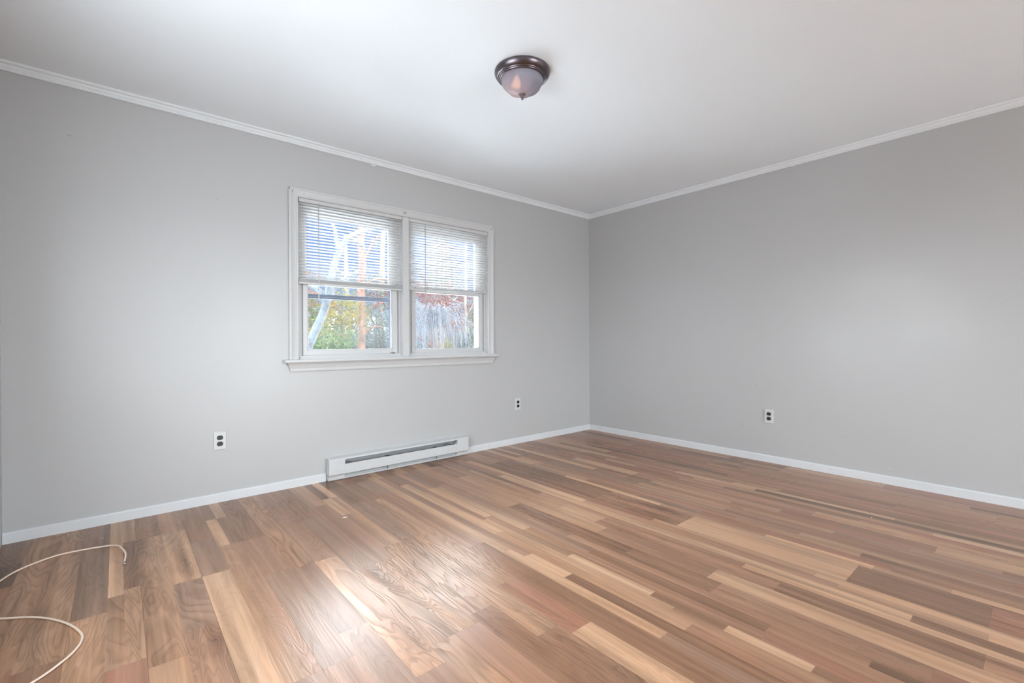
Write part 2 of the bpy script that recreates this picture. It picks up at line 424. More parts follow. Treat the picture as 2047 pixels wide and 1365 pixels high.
# unseen walls; rear opening and side window added to light the room
OX0, OX1, OZ0, OZ1 = -3.1, -.85, .10, 2.2
DY0, DY1, DZ0, DZ1 = -2.45, -1.30, .85, 1.95
bm = bmesh.new(); box(bm, XL-.12, XL, DY1, 0, -.1, H+.1); box(bm, XL-.12, XL, YF-.12, DY0, -.1, H+.1); box(bm, XL-.12, XL, DY0, DY1, DZ1, H+.1); box(bm, XL-.12, XL, DY0, DY1, -.1, DZ0); struct('wall_left', bm, M_wall)
bm = bmesh.new()
box(bm, XL-.12, OX0, YF-.12, YF, -.1, H+.1)
box(bm, OX0, OX1, YF-.12, YF, -.1, OZ0); box(bm, OX0, OX1, YF-.12, YF, OZ1, H+.1); box(bm, OX1, .12, YF-.12, YF, -.1, H+.1)
struct('wall_front', bm, M_wall)
light('added_opening_portal', 'AREA', ((OX0+OX1)/2, YF-.1, (OZ0+OZ1)/2), (0, 1, 0), shape='RECTANGLE', size=OX1-OX0, size_y=OZ1-OZ0, portal=True)
light('added_side_window_portal', 'AREA', (XL-.1, (DY0+DY1)/2, (DZ0+DZ1)/2), (1, 0, 0), shape='RECTANGLE', size=DY1-DY0, size_y=DZ1-DZ0, portal=True)
bm = bmesh.new(); box(bm, XL-.12, .12, YF-.12, .12, H, H+.12); struct('ceiling', bm, M_ceil)

# baseboards
BP = [(0, 0), (.012, 0), (.012, .050), (.009, .056), (.004, .058), (0, .058)]
def base_run(bm, a, b, out):
    a = Vector(a); b = Vector(b); n = max(1, int((b-a).length/.4)); r_ = random.Random(3)
    prism(bm, BP, a, b, out=out)
HX0, HX1 = -2.952, -1.728
bm = bmesh.new()
base_run(bm, (XL+.001, 0, 0), (HX0-.004, 0, 0), (0, -1, 0))
base_run(bm, (HX1+.004, 0, 0), (-1.466, 0, 0), (0, -1, 0)); base_run(bm, (-1.4645, 0, 0), (-.0125, 0, 0), (0, -1, 0))
struct('baseboard_back', bm, M_base)
bm = bmesh.new()
base_run(bm, (0, -.001, 0), (0, -.158, 0), (-1, 0, 0)); base_run(bm, (0, -.1605, 0), (0, YF, 0), (-1, 0, 0))
struct('baseboard_right', bm, M_base)
# crown trims
CP = [(0, -.042), (.012, -.042), (.0155, -.038), (.0145, -.033), (.018, -.031), (.018, -.027), (.022, -.024), (.0255, -.0175), (.027, -.0145), (.031, -.013), (.0375, -.010), (.0420, -.004), (.0420, 0), (0, 0)]
bm = bmesh.new(); prism(bm, CP, (XL, 0, H), (-.0, 0, H), out=(0, -1, 0), off1=(-1, 0))
# dab of filler under the trim
p = at(745, 333, 0); bmesh.ops.create_uvsphere(bm, u_segments=12, v_segments=8, radius=1, matrix=Matrix.Translation((p.x, -.003, H-.044)) @ Matrix.Diagonal((.024, .006, .009, 1)))
struct('trim_1', bm, M_crown)
bm = bmesh.new(); prism(bm, CP, (0, 0, H), (0, YF, H), out=(-1, 0, 0), off0=(1, 0)); struct('trim_2', bm, M_crown)

# ------------------------------------------------------------------ window
win = empty('window_1', (-2.3, 0, .88)); win['kind'] = 'structure'
def wpart(name, bm, mat, parent=None, **k):
    o = to_obj(name, bm, mat, **k); pr = parent or win; o.parent = pr
    o.matrix_parent_inverse = Matrix.Translation(pr.matrix_world.translation if False else Vector((-2.3, 0, .88))).inverted() if pr is win else Matrix.Identity(4)
    return o
cx0, cx1, cz0, cz1 = -3.202, -1.398, .892, 2.098
ix0, ix1, iz1 = -3.137, -1.460, 2.034
CS = [(0, 0), (.010, 0), (.014, .004), (.014, .010), (.011, .013), (.0125, .030), (.016, .046), (.019, .050), (.019, .060), (.016, .064), (0, .064)]
bm = bmesh.new()   # z of profile = distance outwards from the opening edge
prism(bm, CS, (ix0, 0, cz0), (ix0, 0, iz1), up=(-1, 0, 0), out=(0, -1, 0), off1=(0, 1))
prism(bm, CS, (ix1, 0, cz0), (ix1, 0, iz1), up=(1, 0, 0), out=(0, -1, 0), off1=(0, 1))
prism(bm, CS, (ix0, 0, iz1), (ix1, 0, iz1), up=(0, 0, 1), out=(0, -1, 0), off0=(0, -1), off1=(0, 1))
wpart('window_casing', bm, M_trim)
bm = bmesh.new(); box(bm, -2.337, -2.283, -.016, .115, .892, iz1-.002, .0015); wpart('mullion', bm, M_trim)
# jamb liners
bm = bmesh.new()
for a, b in ((WX0, -3.134), (-1.463, WX1)): box(bm, a, b, -.002, .12, .88, 2.05)
box(bm, WX0, WX1, -.002, .12, 2.032, 2.05)
box(bm, WX0, WX1, -.002, .12, .875, .892)
wpart('jamb', bm, M_trim)
# stool and apron
SP_ = [(-.12, 0), (.040, 0), (.046, .003), (.049, .009), (.049, .017), (.046, .023), (.040, .026), (-.12, .026)]
bm = bmesh.new()
prism(bm, [(0, 0), (.040, 0), (.046, .003), (.049, .009), (.049, .017), (.046, .023), (.040, .026), (0, .026)], (-3.236, 0, .868), (-1.372, 0, .868), out=(0, -1, 0))
wpart('window_stool', bm, M_trim)
AP = [(0, -.062), (.010, -.062), (.013, -.056), (.014, -.040), (.019, -.024), (.024, -.010), (.030, -.004), (.030, 0), (0, 0)]
bm = bmesh.new(); prism(bm, AP, (-3.198, 0, .868), (-1.408, 0, .868), out=(0, -1, 0), off0=(-.6, -.2), off1=(.6, .2)); wpart('window_apron', bm, M_trim)

def sash(name, x0, x1, z0, z1, gx0, gx1, gz0, gz1, y0, y1):
    bm = bmesh.new()
    b = .002
    box(bm, x0, gx0, y0, y1, z0, z1, b); box(bm, gx1, x1, y0, y1, z0, z1, b)
    box(bm, gx0-.001, gx1+.001, y0, y1, z0, gz0, b); box(bm, gx0-.001, gx1+.001, y0, y1, gz1, z1, b)
    # glazing bead
    g = .006
    for q in ((gx0, gx0+g, gz0, gz1), (gx1-g, gx1, gz0, gz1), (gx0, gx1, gz0, gz0+g), (gx0, gx1, gz1-g, gz1)):
        box(bm, q[0], q[1], y0+.006, y1-.004, q[2], q[3])
    s = wpart(name, bm, M_vinyl)
    bm = bmesh.new(); ym = (y0+y1)/2; box(bm, gx0+.001, gx1-.001, ym-.002, ym+.002, gz0+.001, gz1-.001)
    pn = to_obj('glass_pane', bm, M_glass); pn.parent = s
    return s
sash('lower_sash', -3.096, -2.362, .918, 1.462, -3.063, -2.405, .955, 1.435, .040, .066)
sash('lower_sash', -2.232, -1.490, .918, 1.462, -2.197, -1.526, .947, 1.437, .040, .066)
sash('upper_sash', -3.096, -2.362, 1.440, 2.02, -3.064, -2.411, 1.470, 1.944, .072, .098)
sash('upper_sash', -2.232, -1.490, 1.440, 2.02, -2.206, -1.540, 1.470, 1.944, .072, .098)
# vinyl frame tracks beside the sashes and the stepped sill below
bm = bmesh.new()
for a, b, sgn in ((-3.134, -3.096, 1), (-2.337, -2.362, -1), (-2.283, -2.232, 1), (-1.463, -1.490, -1)):
    lo, hi = min(a, b), max(a, b)
    box(bm, lo, hi, .052, .112, .892, 2.032)
    wd = hi-lo
    for k_, yk in ((.62, .030), (.28, .040)):
        if sgn > 0: box(bm, lo, lo+wd*k_*.9, yk, .06, .892, 2.032, .001)
        else: box(bm, hi-wd*k_*.9, hi, yk, .06, .892, 2.032, .001)
for a, b in ((-3.134, -2.337), (-2.283, -1.463)):
    box(bm, a+.004, b-.004, .008, .10, .892, .905, .001); box(bm, a+.006, b-.006, .024, .10, .905, .918, .001)
    box(bm, a, b, .05, .112, 2.012, 2.032)
wpart('vinyl_frame', bm, M_vinyl)
# dark storm window behind the left sash
bm = bmesh.new()
box(bm, -3.075, -2.385, .110, .122, 1.338, 1.350, .001); box(bm, -3.075, -2.385, .106, .118, 1.352, 1.372, .001)
box(bm, -2.398, -2.388, .108, .118, .93, 1.99); box(bm, -3.10, -3.075, .108, .118, .93, 1.99)
box(bm, -3.075, -2.385, .108, .118, 1.93, 1.945)
st = wpart('storm_frame', bm, M_storm); st['label'] = 'dark blue-grey storm window frame'
# white outer frame glimpsed at the right
bm = bmesh.new(); box(bm, -1.510, -1.480, .125, .150, .90, 2.0); box(bm, -2.20, -1.48, .125, .150, 1.99, 2.03); box(bm, -2.23, -1.5, .125, .15, .90, .925)
wpart('outer_frame', bm, M_vinyl)
# old fixing holes and marks left by curtain brackets
def mark(x, z, w_, h_, y=-.0195):
    bm = bmesh.new()
    bmesh.ops.create_uvsphere(bm, u_segments=10, v_segments=6, radius=1, matrix=Matrix.Translation((x, y, z)) @ Matrix.Diagonal((w_, .0008, h_, 1)))
    return wpart('screw_hole', bm, M_dark_gap)
for x, z, w_, h_, y in ((-3.197, 2.085, .0025, .008, -.0195), (-3.172, 2.079, .003, .004, -.016), (-3.173, 2.068, .002, .006, -.015), (-3.152, 2.067, .0018, .003, -.0135),
                     (-3.098, 2.062, .0015, .004, -.0125), (-2.322, 2.066, .003, .011, -.014), (-2.306, 2.067, .003, .011, -.014), (-2.312, 2.0425, .013, .002, -.0125),
                     (-1.423, 2.070, .003, .009, -.014), (-1.404, 2.085, .002, .008, -.019), (-2.309, 1.344, .002, .002, -.0165)):
    mark(x, z, w_, h_, y)
# cam latch and cord on the left sash sill
bm = bmesh.new(); box(bm, -2.425, -2.385, .028, .040, .9185, .924, .001); box(bm, -2.41, -2.40, .026, .03, .918, .926, .001)
o = wpart('sash_latch', bm, M_black); o['label'] = 'small dark latch'

# ------------------------------------------------------------------ blinds
def blind(x0, x1, ztop, rail, zrail, tilt, thick, wand_x, wand_z, slope, label):
    root = empty('window_blind', ((x0+x1)/2, .006, ztop)); tag(root, label, 'blind', 'white mini blinds in the twin window')
    inv = Matrix.Translation((-root.location.x, -root.location.y, -root.location.z))
    def part(n, bm, mat, par=None, **k):
        o = to_obj(n, bm, mat, **k); o.parent = par or root
        if par is None: o.matrix_parent_inverse = inv
        return o
    bm = bmesh.new()
    box(bm, x0+.001, x1-.001, -.008, .022, ztop-.026, ztop-.001, .0015); part('headrail', bm, M_vinyl)
    zb = zrail
    bm = bmesh.new(); n = 25; zt = ztop-.034
    cos, sin = math.cos(tilt), math.sin(tilt); rr_ = random.Random(5)
    for i in range(n):
        z = zt + (zb+.028-zt)*i/(n-1)
        dz = rr_.uniform(-.0012, .0012); tw = tilt + rr_.uniform(-.05, .05)
        frac = i/(n-1)
        sl_ = slope*frac
        cos, sin = math.cos(tw), math.sin(tw)
        rows = []
        for q in range(5):
            u = (q/4-.5)*.025; crown = .0016*(1-(2*q/4-1)**2)
            y = .007 + u*cos + crown*sin*0; zz = z + dz - u*sin + crown*cos
            rows.append((bm.verts.new((x0+.001, y, zz-sl_*.5)), bm.verts.new((x1-.001, y, zz+sl_*.5))))
        for A, B in zip(rows, rows[1:]): bm.faces.new((A[0], A[1], B[1], B[0]))
    sl = part('slats', bm, M_slat, smooth=True)
        # bottom rail with gathered slats on it
    bm = bmesh.new()
    nn = max(2, int((thick-.014)/.0032))
    vs0 = len(bm.verts)
    box(bm, x0, x1, -.005, .020, zb-thick*.5, zb-thick*.5+.013, .002)
    for i in range(nn): box(bm, x0, x1, -.0055+.0006*(i % 2), .019, zb-thick*.5+.0135+i*.0032, zb-thick*.5+.0135+i*.0032+.0022, .0005)
    for v in bm.verts: v.co.z += slope*((v.co.x-x0)/(x1-x0)-.5)
    part('bottom_rail', bm, M_vinyl)
    wdt = x1-x0
    for fr in (.10, .5, .90):
        for yy in (-.006, .021):
            bm = bmesh.new(); x = x0+wdt*fr
            tube(bm, [(x, yy, ztop-.02), (x, yy, zb)], .0006, 5); part('ladder_cord', bm, M_vinyl)
    bm = bmesh.new()
    tube(bm, [(wand_x, -.012, ztop-.022), (wand_x, -.016, ztop-.045), (wand_x, -.0155, wand_z+.004), (wand_x, -.0155, wand_z)], [.002, .0032, .0032, .002], 6)
    wn = part('tilt_wand', bm, pbr('clear_grey_wand', srgb(176, 176, 176), .2), smooth=False)
    return part
P1 = blind(-3.132, -2.338, 2.033, .04, 1.448, math.radians(11), .040, -3.001, 1.316, .001, 'white mini blind half lowered over the left sash, slats more open')
P2 = blind(-2.278, -1.462, 2.031, .02, 1.462, math.radians(20), .022, -2.130, 1.304, .018, 'white mini blind half lowered over the right sash, bottom rail slightly tilted')
# lift cord hanging by the mullion
bm = bmesh.new(); tube(bm, [(-2.349, -.011, 2.0), (-2.349, -.012, 1.22)], .0008, 5); tube(bm, [(-2.349, -.012, 1.235), (-2.349, -.012, 1.20)], [.0015, .0035], 7)
P1('lift_cord', bm, M_vinyl)

# ------------------------------------------------------------------ baseboard heater
ht = empty('baseboard_heater', (-2.34, 0, 0)); tag(ht, 'long low white electric baseboard heater on the wall below the window', 'heater')
def hp(n, bm, mat, par=None, **k):
    o = to_obj(n, bm, mat, **k); o.parent = par or ht
    if par is None: o.matrix_parent_inverse = Matrix.Translation((2.34, 0, 0))
    return o
x0, x1 = HX0, HX1; zt = .165; D = .062
bm = bmesh.new()   # back pan, sloped top, bottom lip
prism(bm, [(0, .002), (.004, .002), (.004, .1555), (D-.006, .1545), (D, .150), (D, .154), (D-.004, .160), (.012, zt+.002), (0, zt+.002)], (x0, 0, 0), (x1, 0, 0), out=(0, -1, 0))
prism(bm, [(.004, .002), (.040, .002), (.046, .010), (.046, .018), (.042, .018), (.042, .012), (.038, .008), (.004, .008)], (x0, 0, 0), (x1, 0, 0), out=(0, -1, 0))
hp('housing', bm, M_heater)
bm = bmesh.new()
box(bm, x0+.115, x1-.115, -D, -D+.0025, .045, .116, .0008)
box(bm, x0+.115, x1-.115, -D+.002, -D+.010, .110, .1125)
hp('front_panel', bm, M_heater)
for a, b in ((x0, x0+.118), (x1-.118, x1)):
    bm = bmesh.new(); box(bm, a, b, -D-.001, -.004, .046, .152, .002)
    bx0 = a; prism(bm, [(.006, .004), (.040, .004), (.043, .014), (.046, .030), (.054, .043), (.006, .043)], (a, 0, 0), (b, 0, 0), out=(0, -1, 0))
    hp('end_cap', bm, M_heater)
bm = bmesh.new(); box(bm, x0+.118, x1-.118, -.0065, -.0045, .012, .148); hp('back_plate', bm, M_heater_in)
bm = bmesh.new(); prism(bm, [(.008, .050), (.010, .050), (.036, .022), (.036, .018)], (x0+.118, 0, 0), (x1-.118, 0, 0), out=(0, -1, 0)); hp('deflector', bm, M_heater)
bm = bmesh.new()
nf = 180
for i in range(nf):
    x = x0+.17 + (x1-x0-.34)*i/(nf-1); box(bm, x, x+.0006, -.050, -.014, .058, .102)
tube(bm, [(x0+.12, -.032, .08), (x1-.12, -.032, .08)], .006, 8)
hp('heating_element', bm, M_fin)
for fx in (.38, .74):
    x = x0+(x1-x0)*fx
    bm = bmesh.new(); box(bm, x-.012, x+.012, -.056, -.008, .108, .113, .001); box(bm, x-.012, x-.008, -.056, -.05, .02, .11); hp('support_bracket', bm, pbr('dark_bracket', srgb(84, 84, 86), .5))
for x, z, y in ((-2.40, .141, -.0065), (-1.93, .141, -.0065), (-2.38, .0965, -D-.0002), (x0+.055, .022, -.0515), (x1-.045, .022, -.0515)):
    bm = bmesh.new(); bmesh.ops.create_uvsphere(bm, u_segments=10, v_segments=6, radius=1, matrix=Matrix.Translation((x, y, z)) @ Matrix.Diagonal((.0035, .0012, .0035, 1)))
    hp('screw', bm, M_black if z > .12 else M_wallscrew)
bm = bmesh.new(); tube(bm, spline([(x1-.26, -.03, .10), (x1-.23, -.034, .123), (x1-.20, -.036, .126), (x1-.17, -.03, .112), (x1-.13, -.03, .11)]), .0017, 6); hp('wire', bm, M_black)
bm = bmesh.new(); tube(bm, spline([(x0+.12, -.03, .118), (x0+.14, -.034, .126), (x0+.165, -.034, .120), (x0+.19, -.03, .10)]), .0015, 6); hp('wire', bm, M_black)

# ------------------------------------------------------------------ outlets (built facing -Y at origin)
def outlet(loc, rz, label, half=False):
    root = empty('wall_outlet', loc); root.rotation_euler.z = rz
    tag(root, label, 'outlet', 'duplex wall outlets')
    bm = bmesh.new(); box(bm, -.035, .035, -.006, 0, -.057, .057, .003); o = to_obj('cover_plate', bm, M_plate); o.parent = root
    for s in (1, -1):
        bm = bmesh.new(); cz = s*.0195; pts = []
        n = 28
        for i in range(n):
            a = 2*PI*i/n; x = .0172*math.cos(a); z = .0172*math.sin(a); z = max(-.0138, min(.0138, z)); pts.append((x, z))
        A = [bm.verts.new((x, -.0075, cz+z)) for x, z in pts]; B = [bm.verts.new((x, -.004, cz+z)) for x, z in pts]
        bm.faces.new(A)
        for i in range(n): bm.faces.new((A[i], A[(i+1) % n], B[(i+1) % n], B[i]))
        r_ = to_obj('receptacle', bm, M_black); r_.parent = root; r_['label'] = 'black socket face'
        for sx_, w_, h_, dz in ((-.0063, .0011, .0042, .003), (.0063, .0011, .0034, .003), (0, .0022, .0022, -.0075)):
            bm = bmesh.new(); box(bm, sx_-w_, sx_+w_, -.0078, -.0070, cz+dz-h_, cz+dz+h_)
            q = to_obj('slot', bm, M_slot); q.parent = r_
    bm = bmesh.new(); bmesh.ops.create_cone(bm, cap_ends=True, segments=14, radius1=.0032, radius2=.0028, depth=.0016, matrix=Matrix.Translation((0, -.0066, 0)) @ Matrix.Rotation(PI/2, 4, 'X'))
    o = to_obj('screw', bm, M_wallscrew); o.parent = root
    return root
outlet((-3.614, 0, .389), 0, 'white wall outlet with black sockets left of the heater')
outlet((-1.091, 0, .390), 0, 'white wall outlet with black sockets between the window and the corner')
outlet((0, -1.919, .381), -PI/2, 'white wall outlet with black sockets on the right wall')

# ------------------------------------------------------------------ ceiling light
LC = (-2.47, -1.63)
cl_ = empty('ceiling_light', (LC[0], LC[1], H)); tag(cl_, 'round flush ceiling light with bronze rim and frosted ribbed glass bowl', 'ceiling light')
def lp(n, bm, mat, **k):
    o = to_obj(n, bm, mat, **k); o.parent = cl_; return o
bm = bmesh.new()
lathe(bm, [(0, 0), (.142, 0), (.1460, -.003), (.1470, -.008), (.1450, -.016), (.1405, -.024), (.1345, -.031), (.1300, -.0345), (.1285, -.0345), (.1275, -.0325), (.1262, -.0325), (.1255, -.036), (.1240, -.0385), (.1225, -.0385), (.1215, -.0365), (.1205, -.0365), (.1195, -.041), (.1165, -.0445), (.1130, -.0450), (.1105, -.0430), (.1095, -.038), (.108, -.02), (0, -.015)], (0, 0, 0), 96)
lp('canopy', bm, M_bronze, smooth=True)
bm = bmesh.new()
segs = 660; prof = [(.1085, -.036), (.1095, -.046), (.1090, -.054), (.1055, -.064), (.100, -.076), (.088, -.090), (.073, -.102), (.056, -.1115), (.040, -.117), (.024, -.120), (.010, -.121)]
rings = []
for r, z in prof:
    t = min(1, (-z-.044)/.07) if z < -.044 else 0
    ring = []
    for i in range(segs):
        a = 2*PI*i/segs
        lob = 1 + .045*t*math.cos(8*a+.6)
        rib = 1 + (.011 if t > .0 else 0)*math.sin(110*a)*(1-.5*t)
        ring.append(bm.verts.new((r*lob*rib*math.cos(a), r*lob*rib*math.sin(a), z)))
    rings.append(ring)
for A, B in zip(rings, rings[1:]):
    for i in range(segs): bm.faces.new((A[i], A[(i+1) % segs], B[(i+1) % segs], B[i]))
lp('glass_bowl', bm, M_frost, smooth=True).modifiers.new('s', 'SOLIDIFY').thickness = .0025
bm = bmesh.new()
lathe(bm, [(0, -.116), (.015, -.118), (.017, -.122), (.013, -.126), (.009, -.128), (.010, -.132), (.0095, -.136), (.006, -.138), (.005, -.142), (.0055, -.146), (.003, -.149), (0, -.150)], (0, 0, 0), 28)
lp('finial', bm, M_bronze, smooth=True)
for s in (-1, 1):
    v = Vector((CR.x, CR.y, 0)).normalized()*s
    bm = bmesh.new()
    b0 = v*.030; b1 = v*.085
    ax = v
    pts = [b0 + Vector((0, 0, -.030)), b0 + Vector((0, 0, -.042)), b0+Vector((0, 0, -.054)), b0+Vector((0, 0, -.068)), b0+Vector((0, 0, -.080)), b0+Vector((0, 0, -.088))]
    tube(bm, pts, [.013, .014, .021, .0245, .019, .006], 16)
    o = lp('bulb', bm, M_bulb if s < 0 else pbr('unlit_bulb', srgb(230, 225, 220), .4), smooth=True)
    if s < 0: o['label'] = 'glowing warm bulb behind the glass'

# ------------------------------------------------------------------ cable
pts = [(-4.088, -.674, .006), (-4.083, -.61, .009), (-4.085, -.56, .013), (-4.104, -.469, .014), (-4.124, -.423, .010), (-4.157, -.393, .006), (-4.222, -.372, .0045), (-4.316, -.365, .0045), (-4.387, -.397, .0045), (-4.451, -.456, .0045), (-4.493, -.539, .0045),
       (-4.524, -.64, .0045), (-4.528, -.75, .0045), (-4.495, -.865, .0045), (-4.44, -.935, .0045), (-4.368, -.987, .0045), (-4.317, -1.038, .0045), (-4.271, -1.103, .0045), (-4.235, -1.172, .0045), (-4.208, -1.251, .0045), (-4.204, -1.299, .0045), (-4.213, -1.345, .0045), (-4.24, -1.40, .0045), (-4.30, -1.47, .0045), (-4.40, -1.53, .0045), (-4.50, -1.56, .0045), (-4.548, -1.57, .0045)]
cb = empty('coaxial_cable', pts[8]); tag(cb, 'off-white coaxial cable with a metal end looping over the floor at the left corner', 'cable')
sp = spline(pts, 8)
bm = bmesh.new(); tube(bm, [p_ - Vector(pts[8]) for p_ in sp], .0037, 10); o = to_obj('jacket', bm, M_cable, smooth=True); o.parent = cb
bm = bmesh.new(); e0 = Vector(pts[0])-Vector(pts[8]); dr = (Vector(pts[0])-Vector(pts[1])).normalized(); dr.z = 0
tube(bm, [e0-dr*.002, e0+dr*.008, e0+dr*.0085, e0+dr*.020, e0+dr*.0205, e0+dr*.024], [.0046, .0046, .0056, .0056, .0040, .0040], 6)
o = to_obj('connector', bm, M_conn); o.parent = cb; o['label'] = 'shiny metal screw connector'
bm = bmesh.new(); tube(bm, [e0+dr*.022, e0+dr*.030], .0007, 6); o = to_obj('pin', bm, pbr('copper_pin', srgb(190, 120, 70), .3, metal=1.)); o.parent = cb

# paint chips on the floor
for k_, (x, y, r_, lab) in enumerate(((-3.11, -.79, .011, 'white paint chip on the floor in front of the heater'), (-4.171, -.242, .004, 'tiny white chip on the floor above the cable'),
                       (-.262, -1.778, .004, 'tiny white chip on the floor near the right wall'), (-.848, -2.778, .005, 'tiny white chip on the floor at the far right'))):
    bm = bmesh.new(); rr_ = random.Random(k_)
    A = [bm.verts.new((r_*(1.5 if k_ == 0 else 1)*math.cos(a)*rr_.uniform(.6, 1), r_*.7*math.sin(a)*rr_.uniform(.6, 1), .0012)) for a in [2*PI*i/7 for i in range(7)]]
    B = [bm.verts.new((v.co.x, v.co.y, 0)) for v in A]
    bm.faces.new(A)
    for i in range(7): bm.faces.new((A[i], A[(i+1) % 7], B[(i+1) % 7], B[i]))
    o = to_obj('paint_chip', bm, M_chip); o.location = (x, y, .0002); tag(o, lab, 'paint chip', 'white chips on the floor')

# ------------------------------------------------------------------ outdoors
GZ = -1.7
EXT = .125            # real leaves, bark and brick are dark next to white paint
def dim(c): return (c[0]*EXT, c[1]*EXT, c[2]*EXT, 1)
def bark(name, c1, c2, sc_=(9, 9, 2.2), k=1.):
    c1, c2 = dim(c1), dim(c2)
    mt, nt, out = new_mat(name)
    pos = nt.add('ShaderNodeTexCoord').outputs['Object']
    n = nt.noise(nt.vmul(pos, sc_), k, 6, .7, .4)
    c = nt.ramp(n, [(.36, c1), (.62, c2)])
    b = nt.add('ShaderNodeBsdfPrincipled', {'Base Color': c, 'Roughness': .85})
    bn = nt.add('ShaderNodeBump', {'Strength': .8, 'Distance': .03, 'Height': n}); nt.set(b, 'Normal', bn.outputs[0])
    nt.l.new(b.outputs[0], out.inputs[0]); return mt
def leafm(name, cols, trans=.45):
    mt, nt, out = new_mat(name)
    pos = nt.add('ShaderNodeTexCoord').outputs['Object']
    n = nt.noise(pos, 3.1, 5, .8)
    st_ = [(.32 + .36*i/(len(cols)-1), dim(c)) for i, c in enumerate(cols)]
    c = nt.ramp(n, st_)
    d = nt.add('ShaderNodeBsdfDiffuse', {0: c}); t = nt.add('ShaderNodeBsdfTranslucent', {0: c})
    mx = nt.add('ShaderNodeMixShader', {0: trans, 1: d.outputs[0], 2: t.outputs[0]})
    nt.l.new(mx.outputs[0], out.inputs[0]); return mt
B_grey = bark('lichen_grey_bark', srgb(70, 80, 90), srgb(168, 182, 194), (14, 14, 9))
B_pine = bark('pine_bark', srgb(136, 84, 70), srgb(240, 170, 132), (7, 7, 2.5))
B_pale = bark('pale_bark', srgb(190, 170, 150), srgb(236, 224, 206), (8, 8, 2))
B_dark = bark('dark_bark', srgb(104, 92, 92), srgb(170, 152, 146), (8, 8, 2))
B_twig = bark('silvery_twig', srgb(104, 108, 122), srgb(176, 180, 196), (8, 8, 2))
L_yel = leafm('yellow_green_leaves', [srgb(150, 160, 84), srgb(226, 206, 110), srgb(244, 226, 150)])
L_grn = leafm('green_leaves', [srgb(104, 140, 96), srgb(160, 190, 132), srgb(214, 222, 170)])
L_bgr = leafm('blue_green_leaves', [srgb(104, 130, 126), srgb(164, 184, 178), srgb(224, 232, 230)])
L_red = leafm('red_leaves', [srgb(132, 60, 62), srgb(190, 104, 92), srgb(226, 168, 150)])
L_org = leafm('orange_leaves', [srgb(214, 110, 66), srgb(244, 164, 110), srgb(250, 214, 170)])
L_pine = leafm('pine_needles', [srgb(82, 100, 84), srgb(130, 146, 124), srgb(190, 190, 160)])
def leaves(bm, c, rad, n, size, rd, squash=1., hollow=.0, needle=False):
    c = Vector(c)
    for _ in range(n):
        while True:
            v = Vector((rd.uniform(-1, 1), rd.uniform(-1, 1), rd.uniform(-1, 1)))
            if hollow <= v.length <= 1: break
        # clumping
        if noise.noise(v*2.6 + c*1.7) < -.12 and rd.random() < .8: continue
        p_ = c + Vector((v.x*rad[0], v.y*rad[1], v.z*rad[2]*squash))
        a = Vector((rd.gauss(0, 1), rd.gauss(0, 1), rd.gauss(0, 1))).normalized(); b = a.orthogonal().normalized()
        s = size*rd.uniform(.6, 1.3); wd = .12 if needle else .45
        q = [p_ - a*s*.5, p_ + b*s*wd*.5, p_ + a*s*.5, p_ - b*s*wd*.5]
        bm.faces.new([bm.verts.new(x) for x in q])
def plant(name, label, cat, base, group=None):
    r_ = empty(name, base); tag(r_, label, cat, group); return r_
def opart(n, bm, mat, root, smooth=False):
    o = to_obj(n, bm, mat, smooth=smooth); o.parent = root
    o.matrix_parent_inverse = Matrix.Translation(root.location).inverted(); return o

# ground
bm = bmesh.new()
vs = [bm.verts.new(v) for v in ((-70, .6, GZ), (70, .6, GZ), (110, 120, GZ), (-70, 120, GZ))]; bm.faces.new(vs)
for v in [f for f in bm.faces]: pass
mt, nt, out = new_mat('lawn_and_leaf_litter')
pos = nt.add('ShaderNodeNewGeometry').outputs['Position']; n_ = nt.noise(pos, 2.2, 5, .7)
c_ = nt.ramp(n_, [(.35, dim(srgb(120, 118, 84))), (.5, dim(srgb(178, 160, 118))), (.65, dim(srgb(208, 190, 150)))])
b_ = nt.add('ShaderNodeBsdfPrincipled', {'Base Color': c_, 'Roughness': .9}); nt.l.new(b_.outputs[0], out.inputs[0])
o = to_obj('ground', bm, mt); o['kind'] = 'structure'
bm = bmesh.new(); box(bm, -9, 5, .5, 7.5, GZ-.1, GZ+.03)  # unseen pale slab added to bounce light up through the window
o = to_obj('bounce_slab', bm, pbr('pale_bounce_slab', srgb(222, 226, 230), .8, var=.06, vscale=2)); o['kind'] = 'structure'

